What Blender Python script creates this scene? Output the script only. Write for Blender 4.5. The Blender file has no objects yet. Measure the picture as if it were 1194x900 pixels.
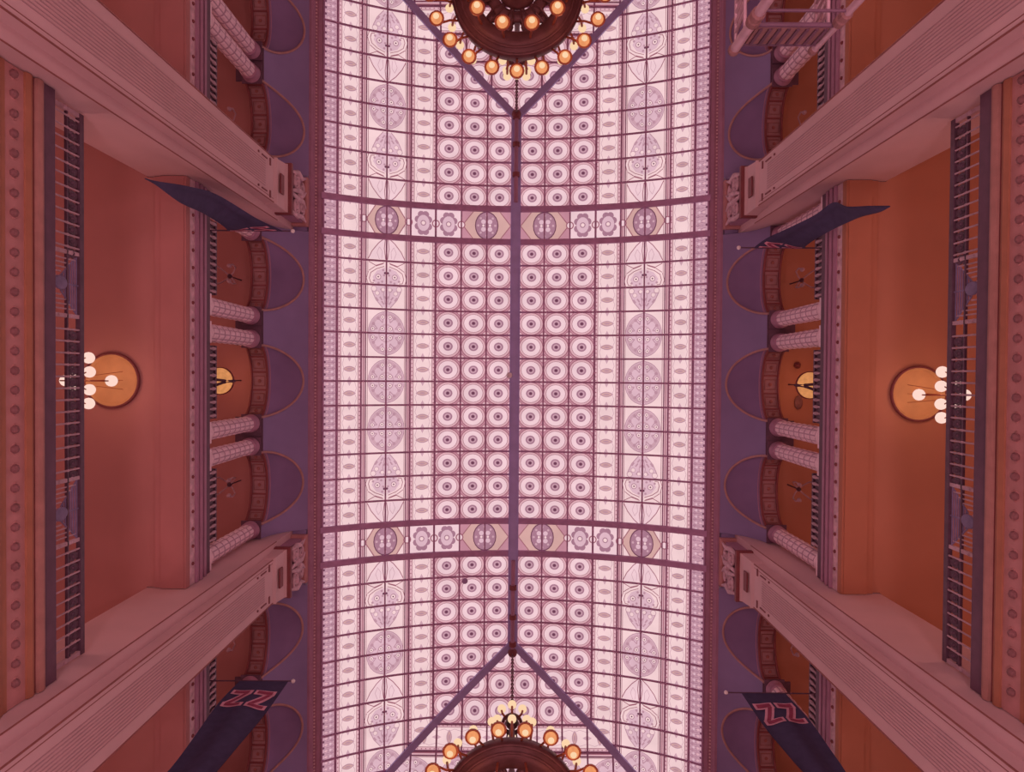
import bpy, math, random
from mathutils import Vector, Matrix
random.seed(7)
PI = math.pi
SC = bpy.context.scene
COL = SC.collection

# ------------------------------------------------------------------ camera, world, light, exposure
F_PX = 850.0
cam_d = bpy.data.cameras.new('camera')
cam_d.sensor_fit = 'HORIZONTAL'; cam_d.sensor_width = 36.0
cam_d.lens = F_PX / 1194.0 * 36.0
cam_d.clip_end = 200
cam = bpy.data.objects.new('camera', cam_d); COL.objects.link(cam)
zen = Vector((3.0, 13.0, -F_PX)).normalized()          # where the zenith lies in the lens
Q = zen.rotation_difference(Vector((0, 0, -1))).to_matrix()
R0 = Matrix(((1, 0, 0), (0, -1, 0), (0, 0, -1)))
RM = Matrix.Rotation(-0.0074, 3, 'Z') @ R0 @ Q
cam.matrix_world = RM.to_4x4()
SC.camera = cam

SC.view_settings.view_transform = 'Standard'
SC.view_settings.look = 'None'
SC.view_settings.gamma = 1.0
SC.view_settings.use_curve_mapping = False
SC.view_settings.exposure = 0.0

wd = bpy.data.worlds.new('world'); SC.world = wd; wd.use_nodes = True
wd.node_tree.nodes['Background'].inputs[0].default_value = (1.0, 0.60, 0.62, 1)
wd.node_tree.nodes['Background'].inputs[1].default_value = 0.25

def point_light(name, loc, col, power, rad):
    d = bpy.data.lights.new(name, 'POINT'); d.color = col; d.energy = power; d.shadow_soft_size = rad
    o = bpy.data.objects.new(name, d); o.location = loc; COL.objects.link(o); return o

# added unseen fill without fixtures, low in the lobby, brightening piers and galleries
for lx in (-4.5, 4.5):
    for ly in (-9.0, 0.3, 9.6):
        point_light('added lobby fill', (lx, ly, 0.6), (1.0, 0.60, 0.68), 750, 0.9)

# added unseen fill lights deep in the galleries, without fixtures, to brighten the ceilings
for lx in (-13.6, 13.6):
    for ly in (-12.5, -7.4, -2.4, 3.0, 8.0, 13.1):
        point_light('added balcony fill', (lx, ly, 15.8), (1.0, 0.55, 0.54) if lx < 0 else (1.0, 0.53, 0.46), 85, 0.6)
        point_light('added gallery fill', (lx, ly, 24.2), (1.0, 0.55, 0.52) if lx < 0 else (1.0, 0.53, 0.46), 65, 0.6)

# ------------------------------------------------------------------ main measures (metres, camera at z = 0)
YC = 0.30                      # middle of the hall along its length
FLOOR = -1.5
ZC, RV, XV = 31.1, 14.3, 7.93  # vault crown, radius, half width
YA = 11.165                    # half length of the ridge
NX, NB = 9.30, 9.95            # arcade wall front / back
ZS = 26.7                      # arch springing
AW, AH = 1.32, 0.80            # arch half width and rise
SEGS = ((YC - 21.5, YC - 7.965), (YC - 5.80, YC + 5.80), (YC + 7.965, YC + 21.5))   # the side walls run between the piers
ARCH_Y = [YC + d for d in (-17.4, -13.5, -9.63, -3.93, 0.0, 3.93, 9.63, 13.5, 17.4)]
YEND = 21.5

# ------------------------------------------------------------------ materials
MATS = {}
def mat(name, col, rough=0.6, var=0.12, scale=3.0, bump=0.0, metal=0.0, spec=0.3):
    if name in MATS: return MATS[name]
    m = bpy.data.materials.new(name); m.use_nodes = True
    nt = m.node_tree; b = nt.nodes['Principled BSDF']
    b.inputs['Roughness'].default_value = rough; b.inputs['Metallic'].default_value = metal
    b.inputs['Specular IOR Level'].default_value = spec
    tc = nt.nodes.new('ShaderNodeTexCoord'); nz = nt.nodes.new('ShaderNodeTexNoise')
    nz.inputs['Scale'].default_value = scale; nz.inputs['Detail'].default_value = 4
    nt.links.new(tc.outputs['Object'], nz.inputs['Vector'])
    rp = nt.nodes.new('ShaderNodeValToRGB')
    rp.color_ramp.elements[0].position = 0.3; rp.color_ramp.elements[1].position = 0.7
    rp.color_ramp.elements[0].color = tuple(c * (1 - var) for c in col) + (1,)
    rp.color_ramp.elements[1].color = tuple(min(1, c * (1 + var)) for c in col) + (1,)
    nt.links.new(nz.outputs['Fac'], rp.inputs['Fac']); nt.links.new(rp.outputs['Color'], b.inputs['Base Color'])
    if bump:
        bp = nt.nodes.new('ShaderNodeBump'); bp.inputs['Strength'].default_value = bump; bp.inputs['Distance'].default_value = 0.02
        nt.links.new(nz.outputs['Fac'], bp.inputs['Height']); nt.links.new(bp.outputs['Normal'], b.inputs['Normal'])
    MATS[name] = m; return m

def glow(name, col, strength=1.0, var=0.06, scale=1.2):
    """backlit glass or a lit lamp"""
    if name in MATS: return MATS[name]
    m = bpy.data.materials.new(name); m.use_nodes = True
    nt = m.node_tree; nt.nodes.clear()
    out = nt.nodes.new('ShaderNodeOutputMaterial'); e = nt.nodes.new('ShaderNodeEmission')
    e.inputs['Strength'].default_value = strength
    tc = nt.nodes.new('ShaderNodeTexCoord'); nz = nt.nodes.new('ShaderNodeTexNoise'); nz.inputs['Scale'].default_value = scale
    nt.links.new(tc.outputs['Object'], nz.inputs['Vector'])
    rp = nt.nodes.new('ShaderNodeValToRGB'); rp.color_ramp.elements[0].position = 0.3; rp.color_ramp.elements[1].position = 0.7
    rp.color_ramp.elements[0].color = tuple(c * (1 - var) for c in col) + (1,)
    rp.color_ramp.elements[1].color = tuple(c * (1 + var) for c in col) + (1,)
    nt.links.new(nz.outputs['Fac'], rp.inputs['Fac']); nt.links.new(rp.outputs['Color'], e.inputs['Color'])
    nt.links.new(e.outputs[0], out.inputs[0])
    MATS[name] = m; return m

def srgb(r, g, b):
    f = lambda c: (c / 255 / 12.92) if c / 255 <= 0.04045 else ((c / 255 + 0.055) / 1.055) ** 2.4
    return (f(r), f(g), f(b))

PLASTER = mat('pink plaster', (0.66, 0.43, 0.44), 0.7, 0.05, 0.6)
REED = mat('reeded plaster', (0.50, 0.30, 0.32), 0.7, 0.08, 2.0)
LINE = mat('red moulding line', (0.30, 0.10, 0.09), 0.6, 0.1, 3.0)
CARVE = mat('carved plaster', (0.62, 0.40, 0.45), 0.6, 0.22, 5.0, 0.3)
DKRED = mat('oxblood paint', (0.22, 0.055, 0.06), 0.55, 0.12, 3.0)
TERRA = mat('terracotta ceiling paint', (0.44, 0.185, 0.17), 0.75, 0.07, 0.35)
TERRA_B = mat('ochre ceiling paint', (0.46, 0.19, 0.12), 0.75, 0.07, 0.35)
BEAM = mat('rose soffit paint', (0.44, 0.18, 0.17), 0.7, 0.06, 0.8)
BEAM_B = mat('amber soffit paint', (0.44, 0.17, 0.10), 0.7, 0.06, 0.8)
BROWN = mat('brown fascia paint', (0.38, 0.15, 0.09), 0.6, 0.1, 2.0)
BAND = mat('rose fascia band', (0.50, 0.23, 0.22), 0.65, 0.1, 3.0)
DKPUR = mat('dark purple paint', (0.13, 0.06, 0.095), 0.55, 0.15, 3.0)
MAUVE = mat('mauve cornice paint', (0.40, 0.20, 0.29), 0.6, 0.08, 3.0)
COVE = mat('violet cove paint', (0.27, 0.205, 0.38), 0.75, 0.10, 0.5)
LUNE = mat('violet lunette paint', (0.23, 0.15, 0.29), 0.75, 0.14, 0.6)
GOLD = mat('dull gilt', (0.46, 0.25, 0.23), 0.5, 0.1, 4.0)
COFFER = mat('brown coffer paint', (0.34, 0.17, 0.18), 0.6, 0.12, 4.0)
STONE = mat('mauve column stone', (0.84, 0.62, 0.68), 0.5, 0.10, 7.0, 0.2)
GROOVE = mat('shade-toned column groove', (0.50, 0.30, 0.38), 0.6, 0.12, 7.0)
IRON = mat('dark wrought iron', (0.11, 0.055, 0.085), 0.5, 0.2, 6.0)  # iron lightened with purple, haze put into its colour
PALE_IRON = mat('pale painted iron', (0.50, 0.33, 0.38), 0.5, 0.12, 6.0)
BLUE_IRON = mat('blue grey iron', (0.22, 0.17, 0.30), 0.5, 0.15, 6.0)
LEAD = mat('haze-lifted glazing bar', (0.50, 0.28, 0.46), 0.6, 0.10, 4.0)  # bars lightened towards mauve, standing in for haze below the glass
RIDGE = mat('haze-lifted violet ridge', (0.44, 0.37, 0.66), 0.6, 0.08, 2.0)  # raised violet carries the hall's haze in the ridge colour
NAVY = mat('navy cloth', (0.062, 0.050, 0.115), 0.85, 0.15, 4.0)  # navy lifted lighter to stand for haze over the cloth
RED_CL = mat('red cloth', (0.34, 0.06, 0.12), 0.85, 0.12, 5.0)
PINK_CL = mat('pink cloth edging', (0.75, 0.38, 0.48), 0.85, 0.1, 5.0)
WHITE = mat('white paint', (0.8, 0.72, 0.72), 0.5, 0.05, 3.0)
BRONZE = mat('dark bronze', (0.15, 0.055, 0.06), 0.45, 0.2, 3.0, 0.0, 0.3)
BRASS = mat('lamp brass', (0.42, 0.11, 0.06), 0.4, 0.15, 5.0, 0.0, 0.3)
DISH = mat('gilt ceiling dish', (0.64, 0.34, 0.16), 0.55, 0.12, 1.5)
ALU = mat('scaffold tube', (0.50, 0.31, 0.36), 0.4, 0.12, 6.0, 0.0, 0.2)
TIMBER = mat('brown timber', (0.26, 0.12, 0.12), 0.7, 0.25, 4.0)
MARBLE = mat('floor marble', (0.55, 0.42, 0.40), 0.5, 0.15, 0.8)

GS = 1.0
G_PALE = glow('pale glass', srgb(240, 202, 210), GS)
G_CREAM = glow('cream glass', srgb(243, 206, 209), GS)
G_RING = glow('rose glass', srgb(220, 170, 180), GS)
G_CELL = glow('mauve rose glass', srgb(196, 136, 152), GS)
G_GREY = glow('grey violet glass', srgb(170, 120, 140), GS)
G_GREY2 = glow('light grey glass', srgb(206, 160, 174), GS)
G_DARK = glow('plum glass', srgb(110, 62, 84), GS)
G_TAN = glow('tan glass', srgb(212, 164, 160), GS)
G_LILAC = glow('lilac glass', srgb(222, 180, 194), GS)
G_LINE = glow('red brown leading', srgb(160, 96, 112), GS)
G_ORN = glow('soft grey rose glass', srgb(190, 142, 158), GS)
G_LAT = glow('border violet glass', srgb(202, 152, 168), GS)

# ------------------------------------------------------------------ mesh collecting
class MB:
    def __init__(s): s.v = []; s.f = []; s.m = []; s.cur = 0; s.mats = []
    def use(s, m):
        if m not in s.mats: s.mats.append(m)
        s.cur = s.mats.index(m); return s
    def face(s, pts):
        b = len(s.v); s.v.extend(tuple(p) for p in pts); s.f.append(tuple(range(b, b + len(pts)))); s.m.append(s.cur)
    def grid(s, rows, closed=False):
        b = len(s.v); n = len(rows[0])
        for r in rows: s.v.extend(tuple(p) for p in r)
        for i in range(len(rows) - 1):
            for j in range(n if closed else n - 1):
                k = (j + 1) % n
                s.f.append((b + i * n + j, b + i * n + k, b + (i + 1) * n + k, b + (i + 1) * n + j)); s.m.append(s.cur)
    def box(s, x0, x1, y0, y1, z0, z1):
        b = len(s.v)
        s.v.extend([(x, y, z) for z in (z0, z1) for y in (y0, y1) for x in (x0, x1)])
        for q in ((0, 1, 3, 2), (4, 6, 7, 5), (0, 4, 5, 1), (2, 3, 7, 6), (0, 2, 6, 4), (1, 5, 7, 3)):
            s.f.append(tuple(b + i for i in q)); s.m.append(s.cur)
    def bar(s, a, b_, w, h=None, up=Vector((0, 0, 1))):
        """rectangular bar between two points"""
        a, b_ = Vector(a), Vector(b_); h = h or w
        d = (b_ - a).normalized(); u = up
        if abs(d.dot(u)) > 0.95: u = Vector((1, 0, 0))
        e1 = d.cross(u).normalized(); e2 = e1.cross(d)
        rows = [[p + e1 * sx * w / 2 + e2 * sy * h / 2 for sx, sy in ((-1, -1), (1, -1), (1, 1), (-1, 1))] for p in (a, b_)]
        s.grid(rows, True); s.face(rows[0]); s.face(rows[1][::-1])
    def tube(s, path, r, n=8, caps=True):
        path = [Vector(p) for p in path]; rows = []
        prev = None
        for i, p in enumerate(path):
            d = (path[min(i + 1, len(path) - 1)] - path[max(i - 1, 0)]).normalized()
            if prev is None:
                u = Vector((0, 0, 1)) if abs(d.z) < 0.9 else Vector((1, 0, 0))
                e1 = d.cross(u).normalized()
            else:
                e1 = (prev - d * prev.dot(d)).normalized()
            prev = e1; e2 = d.cross(e1)
            rr = r[i] if isinstance(r, (list, tuple)) else r
            rows.append([p + (e1 * math.cos(2 * PI * k / n) + e2 * math.sin(2 * PI * k / n)) * rr for k in range(n)])
        s.grid(rows, True)
        if caps: s.face(rows[0][::-1]); s.face(rows[-1])
    def lathe(s, prof, n=16, c=(0, 0, 0), caps=True):
        rows = [[(c[0] + r * math.cos(2 * PI * k / n), c[1] + r * math.sin(2 * PI * k / n), c[2] + z) for k in range(n)] for r, z in prof]
        s.grid(rows, True)
        if caps and prof[0][0] > 1e-4: s.face(rows[0][::-1])
        if caps and prof[-1][0] > 1e-4: s.face(rows[-1])
    def ball(s, c, r, n=10, m=6, sq=(1, 1, 1)):
        rows = []
        for i in range(m + 1):
            a = -PI / 2 + PI * i / m
            rr = max(1e-4, math.cos(a)) * r
            rows.append([(c[0] + rr * math.cos(2 * PI * k / n) * sq[0], c[1] + rr * math.sin(2 * PI * k / n) * sq[1], c[2] + r * math.sin(a) * sq[2]) for k in range(n)])
        s.grid(rows, True)
    def extrude(s, prof, y0, y1):
        """profile of (x, z) carried along y, closed"""
        s.grid([[(x, y0, z) for x, z in prof], [(x, y1, z) for x, z in prof]], True)
        s.face([(x, y0, z) for x, z in prof]); s.face([(x, y1, z) for x, z in prof][::-1])
    def mirror_x(s): s.v = [(-x, y, z) for x, y, z in s.v]; return s
    def build(s, name, m=None, parent=None, loc=None, smooth=False, shift=None):
        me = bpy.data.meshes.new(name)
        v = s.v if shift is None else [(x - shift[0], y - shift[1], z - shift[2]) for x, y, z in s.v]
        me.from_pydata(v, [], s.f)
        if m is not None: me.materials.append(m)
        else:
            for q in s.mats: me.materials.append(q)
            me.polygons.foreach_set('material_index', s.m)
        if smooth: me.polygons.foreach_set('use_smooth', [True] * len(me.polygons))
        me.update()
        o = bpy.data.objects.new(name, me); COL.objects.link(o)
        if parent is not None: o.parent = parent
        if loc is not None: o.location = loc
        return o

def tag(o, label, cat, group=None):
    o['label'] = label; o['category'] = cat; o['kind'] = 'thing'
    if group: o['group'] = group
    return o
def empty(name, loc, label, cat, group=None):
    o = bpy.data.objects.new(name, None); o.location = loc; COL.objects.link(o); o.empty_display_size = 0.2
    return tag(o, label, cat, group)
def struct(o): o['kind'] = 'structure'; return o
def kids(o): return [c for c in bpy.data.objects if c.parent == o]
def copy_tree(o, parent=None, loc=None):
    c = o.copy(); COL.objects.link(c)
    if parent is not None: c.parent = parent
    if loc is not None: c.location = loc
    for ch in TREE.get(o.name, []): copy_tree(ch, c)
    return c
TREE = {}
def note(o): TREE[o.name] = kids(o); [note(k) for k in TREE[o.name]]

SIDES = ((-1, 'left'), (1, 'right'))
def px(mb, sx): return mb.mirror_x() if sx < 0 else mb

# ================================================================== THE SETTING
fl = MB(); fl.box(-22, 22, -24, 24, FLOOR - 0.3, FLOOR); struct(fl.build('floor', MARBLE))
for sy, nm in ((-1, 'wall_north'), (1, 'wall_south')):
    w = MB(); ya, yb = sorted((YC + sy * YEND, YC + sy * (YEND + 0.4)))
    w.box(-15.4, 15.4, ya, yb, 12.6, 28.8); struct(w.build(nm, TERRA))

def cove_pt(t):
    a = t * PI / 2
    # leans inward more and more as it climbs, from the springing to the cornice
    return (NX - 1.25 * (0.35 * t + 0.65 * (1 - math.cos(a))), ZS + 1.70 * (0.45 * t + 0.55 * math.sin(a)))

def arch_k(y):
    for c in ARCH_Y:
        u = (y - c) / AW
        if abs(u) < 1: return math.sqrt(max(0, 1 - u * u))
    return 0.0

for sx, side in SIDES:
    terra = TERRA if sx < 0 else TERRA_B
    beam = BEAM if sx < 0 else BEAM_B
    Y0, Y1 = YC - YEND, YC + YEND
    w = MB(); w.box(14.9, 15.3, Y0, Y1, 12.6, 28.8); struct(px(w, sx).build('wall_' + side, terra))
    # decks: lower balcony, upper gallery, gallery ceiling under the roof
    d = MB(); d.box(10.42, 15, Y0, Y1, 13.0, 14.30); struct(px(d, sx).build('floor_balcony_' + side, BROWN))
    d = MB(); d.box(10.42, 15, Y0, Y1, 20.62, 22.15); struct(px(d, sx).build('ceiling_balcony_' + side, terra))
    d = MB(); d.box(10.42, 15, Y0, Y1, 28.6, 28.8); struct(px(d, sx).build('ceiling_gallery_' + side, terra))
    ys = set()
    for c in ARCH_Y:
        for k in range(33): ys.add(round(c - AW * math.cos(PI * k / 32), 5))
    for S0, S1 in SEGS:
        d = MB(); d.box(9.1, 10.42, S0, S1, 13.0, 14.30); struct(px(d, sx).build('floor_balcony_' + side, BROWN))
        d = MB(); d.use(beam); d.box(9.30, 9.95, S0, S1, 20.45, 22.15); d.use(beam); d.box(9.95, 10.15, S0, S1, 20.53, 22.15)
        d.use(terra); d.box(10.15, 10.42, S0, S1, 20.62, 22.15)
        struct(px(d, sx).build('ceiling_balcony_' + side))
        d = MB(); d.box(9.96, 10.42, S0, S1, 28.6, 28.8); struct(px(d, sx).build('ceiling_gallery_' + side, terra))
        # balcony fascia (trim 1) with a row of rosettes
        t = MB()
        for m, p in ((BROWN, [(9.12, 12.4), (9.12, 12.78), (9.02, 12.78), (8.98, 12.6), (8.98, 12.4)]),
                     (BROWN, [(9.12, 12.78), (9.12, 12.92), (9.04, 12.92), (9.04, 12.78)]),
                     (BAND, [(9.12, 12.90), (9.12, 13.46), (9.06, 13.46), (9.06, 12.90)]),
                     (BROWN, [(9.12, 13.44), (9.12, 13.64), (9.02, 13.64), (8.99, 13.55), (9.02, 13.44)]),
                     (DKRED, [(9.12, 13.62), (9.12, 13.72), (9.05, 13.72), (9.05, 13.62)]),
                     (mat('dull rose moulding paint', (0.42, 0.20, 0.17), 0.6), [(9.12, 13.72), (9.12, 13.90), (8.98, 13.90), (8.96, 13.82), (8.98, 13.72)]),
                     (DKPUR, [(9.36, 13.9), (9.36, 14.30), (9.02, 14.30), (9.02, 13.9)])):
            t.use(m).extrude(p, S0, S1)
        y = -6.4 + 0.355 * math.ceil((S0 + 6.55) / 0.355)
        while y < S1 - 0.15:
            t.use(BAND); rows = []
            for r, dx in ((0.11, 0), (0.10, 0.03), (0.075, 0.025), (0.065, 0.06), (0.03, 0.075), (0.001, 0.075)):
                rows.append([(9.06 - dx, y + r * math.cos(2 * PI * k / 12), 13.18 + r * math.sin(2 * PI * k / 12)) for k in range(12)])
            t.grid(rows, True); t.use(mat('shaded rosette centre', (0.24, 0.10, 0.105), 0.6))  # centre darkened, painting shadow onto the rosette
            t.ball((9.035, y, 13.14), 0.085, 8, 5)
            y += 0.355
        struct(px(t, sx).build('trim_1_' + side))
        # gallery fascia (trim 2)
        t = MB()
        for m, p in ((beam, [(9.299, 20.47), (9.299, 20.72), (9.24, 20.72), (9.22, 20.58), (9.24, 20.47)]),
                     (CARVE, [(9.30, 20.72), (9.30, 21.06), (9.24, 21.06), (9.24, 20.72)]),
                     (MAUVE, [(9.30, 21.04), (9.30, 21.22), (9.20, 21.22), (9.17, 21.13), (9.20, 21.04)]),
                     (DKRED, [(9.30, 21.22), (9.30, 21.32), (9.24, 21.32), (9.24, 21.22)]),
                     (MAUVE, [(9.30, 21.32), (9.30, 21.50), (9.20, 21.50), (9.17, 21.42), (9.20, 21.32)]),
                     (DKPUR, [(9.30, 21.50), (9.30, 21.66), (9.26, 21.66), (9.26, 21.50)]),
                     (MAUVE, [(9.30, 21.66), (9.30, 21.80), (9.22, 21.80), (9.22, 21.66)]),
                     (DKPUR, [(9.50, 21.80), (9.50, 22.18), (9.28, 22.18), (9.28, 21.80)])):
            t.use(m).extrude(p, S0, S1)
        y = -17 + 0.5 * math.ceil((S0 + 17.1) / 0.5)
        while y < S1 - 0.35:
            t.use(DKRED); t.ball((9.24, y, 20.89), 0.06, 6, 4); t.use(CARVE); t.ball((9.25, y + 0.25, 20.89), 0.10, 6, 4, (0.4, 1.4, 0.7))
            y += 0.5
        struct(px(t, sx).build('trim_2_' + side))
        # cove with lunettes cut into it, arcade wall behind
        ysg = sorted([q for q in ys if S0 < q < S1] + [S0, S1]); cs_ = [c for c in ARCH_Y if S0 < c < S1]
        TG = 0.90
        cv = MB(); cv.use(COVE)
        rows = []
        for y in ysg:
            tg = TG * arch_k(y)
            rows.append([(cove_pt(tg + (1 - tg) * j / 10)[0], y, cove_pt(tg + (1 - tg) * j / 10)[1]) for j in range(11)])
        cv.grid(rows)
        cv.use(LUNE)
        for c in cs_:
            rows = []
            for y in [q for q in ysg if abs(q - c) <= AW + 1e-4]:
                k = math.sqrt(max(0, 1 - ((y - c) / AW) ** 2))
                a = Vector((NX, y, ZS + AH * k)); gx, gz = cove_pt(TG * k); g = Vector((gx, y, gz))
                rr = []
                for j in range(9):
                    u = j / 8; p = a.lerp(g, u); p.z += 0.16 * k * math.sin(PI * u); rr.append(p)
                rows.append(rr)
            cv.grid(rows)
        struct(px(cv, sx).build('ceiling_cove_' + side, smooth=True))
        aw = MB(); aw.use(COVE)
        for i in range(len(ysg) - 1):
            a, b = ysg[i], ysg[i + 1]
            za, zb = ZS + AH * arch_k(a), ZS + AH * arch_k(b)
            aw.face([(NB, a, za), (NB, b, zb), (NB, b, 28.7), (NB, a, 28.7)])
        for i in range(len(cs_) - 1):
            a, b = cs_[i] + AW, cs_[i + 1] - AW
            aw.use(DKPUR).face([(NX, a, ZS), (NX, b, ZS), (NB, b, ZS), (NB, a, ZS)])
        struct(px(aw, sx).build('wall_arcade_' + side))
    # cornice between cove and glass (trim 3)
    t = MB()
    for m, p in ((MAUVE, [(8.06, 28.42), (8.06, 28.62), (7.96, 28.62), (7.92, 28.50), (7.96, 28.42)]),
                 (MAUVE, [(8.00, 28.5), (8.00, 28.66), (7.88, 28.70), (7.87, 28.60), (7.90, 28.52)]),
                 (mat('plum cornice paint', (0.34, 0.15, 0.21), 0.6), [(7.92, 28.60), (7.92, 28.80), (7.78, 28.84), (7.76, 28.74)]),
                 (MAUVE, [(7.82, 28.74), (7.82, 29.02), (7.63, 29.02), (7.61, 28.90), (7.66, 28.82)])):
        t.use(m).extrude(p, YC - YA - 7.9, YC + YA + 7.9)
    t.use(PLASTER); y = YC - 16.8
    while y < YC + 17.2:
        t.ball((7.845, y, 28.67), 0.042, 6, 4); y += 0.135
    struct(px(t, sx).build('trim_3_' + side))
for sy, nm in ((-1, 'trim_4_north'), (1, 'trim_4_south')):
    t = MB(); ye = YC + sy * (YA + XV)
    a, b = sorted((ye - sy * 0.2, ye + sy * 1.2))
    t.box(-8.1, 8.1, a, b, 28.4, 28.95); struct(t.build(nm, MAUVE))
    t = MB(); a, b = sorted((ye + sy * 1.0, YC + sy * YEND)); t.box(-9.4, 9.4, a, b, 28.3, 28.9); struct(t.build('ceiling_end_' + nm[7:], COVE))

# ================================================================== THE STAINED GLASS VAULT
def zv(d): return ZC - RV + math.sqrt(max(0.0, RV * RV - d * d))
def xs(s): return RV * math.sin(s / RV)

# bands across the vault, as arc lengths from the ridge (m)
S_R, S_M1, S_M2, S_M3 = 0.16, 1.22, 2.30, 3.38      # three roundel columns
S_L1 = 4.43                                         # inner leaf band ends
S_O0, S_OC, S_O1 = 4.60, 5.43, 6.28                 # ornament band and its middle bar
S_L2a, S_L2 = 6.46, 7.43                            # outer leaf band
S_B0, S_B1, S_E = 7.47, 7.98, 8.05                  # lattice border

class Glass(MB):
    """draws flat figures on the vault in (s, t) metres, clipped to the panel's outline in plan"""
    def __init__(s, plan, clips, dfun):
        super().__init__(); s.plan = plan; s.clips = clips; s.dfun = dfun
    def put(s, pts, m, h):
        q = [s.plan(a, b) for a, b in pts]
        for A, B, C in s.clips:
            out = []
            for i in range(len(q)):
                p, r = q[i], q[(i + 1) % len(q)]
                fp, fr = A * p[0] + B * p[1] + C, A * r[0] + B * r[1] + C
                if fp >= 0: out.append(p)
                if (fp >= 0) != (fr >= 0):
                    u = fp / (fp - fr); out.append((p[0] + (r[0] - p[0]) * u, p[1] + (r[1] - p[1]) * u))
            q = out
            if len(q) < 3: return
        s.use(m); s.face([(x, y, zv(s.dfun(x, y)) - h) for x, y in q])
    def rect(s, s0, s1, t0, t1, m, h=0.0):
        n = max(1, int(abs(s1 - s0) / 0.28 + 0.5)); k = max(1, int(abs(t1 - t0) / 2.0 + 0.5))
        for i in range(n):
            for j in range(k):
                a, b = s0 + (s1 - s0) * i / n, s0 + (s1 - s0) * (i + 1) / n
                c, d = t0 + (t1 - t0) * j / k, t0 + (t1 - t0) * (j + 1) / k
                s.put([(a, c), (b, c), (b, d), (a, d)], m, h)
    def ring(s, cs, ct, r0, r1, m, h, n=20, asp=1.0):
        for k in range(n):
            a, b = 2 * PI * k / n, 2 * PI * (k + 1) / n
            P = lambda r, an: (cs + r * math.cos(an), ct + r * math.sin(an) * asp)
            if r0 <= 0: s.put([(cs, ct), P(r1, a), P(r1, b)], m, h)
            else: s.put([P(r0, a), P(r1, a), P(r1, b), P(r0, b)], m, h)
    def stroke(s, pts, w, m, h):
        for i in range(len(pts) - 1):
            (a, b), (c, d) = pts[i], pts[i + 1]
            L = math.hypot(c - a, d - b)
            if L < 1e-6: continue
            nx, ny = -(d - b) / L * w / 2, (c - a) / L * w / 2
            s.put([(a + nx, b + ny), (c + nx, d + ny), (c - nx, d - ny), (a - nx, b - ny)], m, h)
    def lens(s, cs, ct, a, b, m, h, n=12):
        """pointed leaf, half length a along s and half width b along t"""
        P = [(cs - a + 2 * a * i / n) for i in range(n + 1)]
        for i in range(n):
            u0, u1 = (P[i] - cs) / a, (P[i + 1] - cs) / a
            w0, w1 = b * (1 - u0 * u0), b * (1 - u1 * u1)
            s.put([(P[i], ct - w0), (P[i + 1], ct - w1), (P[i + 1], ct + w1), (P[i], ct + w0)], m, h)

H1, H2, H3, H4, H5 = 0.008, 0.015, 0.022, 0.029, 0.036
def roundel(g, s0, s1, t0, t1):
    cs, ct = (s0 + s1) / 2, (t0 + t1) / 2; w = (s1 - s0); asp = (t1 - t0) / w
    g.rect(s0, s1, t0, t1, G_CELL)
    g.ring(cs, ct, 0.37 * w, 0.50 * w, G_LINE, H1, 20, asp)
    g.ring(cs, ct, 0.395 * w, 0.465 * w, G_RING, H2, 20, asp)
    g.ring(cs, ct, 0, 0.377 * w, G_PALE, H3, 20, asp)
    g.ring(cs, ct, 0, 0.190 * w, G_GREY, H4, 16, asp)
    g.ring(cs, ct, 0.085 * w, 0.125 * w, G_GREY2, H5, 14, asp)
    g.ring(cs, ct, 0, 0.062 * w, G_DARK, H5, 10, asp)
    for a in (-1, 1):
        for b in (-1, 1):
            g.ring(cs + a * 0.43 * w, ct + b * 0.43 * w * asp, 0, 0.05 * w, G_RING, H1, 8)
            g.stroke([(cs + a * 0.30 * w, ct + b * 0.49 * w * asp), (cs + a * 0.40 * w, ct + b * 0.38 * w * asp), (cs + a * 0.49 * w, ct + b * 0.30 * w * asp)], 0.025, G_LINE, H2)
def leafcell(g, s0, s1, t0, t1):
    cs, ct = (s0 + s1) / 2, (t0 + t1) / 2; w = s1 - s0; hh = t1 - t0
    g.rect(s0, s1, t0, t1, G_CREAM)
    for q in (-1, 1):
        e = cs + q * 0.44 * w; g.rect(e - 0.06, e + 0.06, t0, t1, G_RING, H1)
        g.rect(e - q * 0.075 - 0.012, e - q * 0.075 + 0.012, t0, t1, G_LINE, H1)
        for k in range(6):
            g.ring(cs + q * 0.43 * w, t0 + hh * (k + 0.5) / 6, 0, 0.028, G_LINE, H2, 6)
        g.put([(cs + q * 0.10, t0 if q < 0 else t1), (cs - q * 0.10, t0 if q < 0 else t1), (cs, (t0 if q < 0 else t1) - q * 0.20)], G_GREY2, H1)
        g.stroke([(cs + 0.22 * w, t0 + (0.5 + 0.48 * q) * hh), (cs + 0.30 * w, ct + q * 0.2 * hh), (cs + 0.22 * w, ct)], 0.02, G_GREY2, H1)
        g.stroke([(cs - 0.22 * w, t0 + (0.5 + 0.48 * q) * hh), (cs - 0.30 * w, ct + q * 0.2 * hh), (cs - 0.22 * w, ct)], 0.02, G_GREY2, H1)
    g.lens(cs, ct, 0.28 * w, 0.115, G_ORN, H1); g.lens(cs, ct, 0.22 * w, 0.07, G_TAN, H2); g.lens(cs, ct, 0.14 * w, 0.04, G_ORN, H3)
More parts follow.
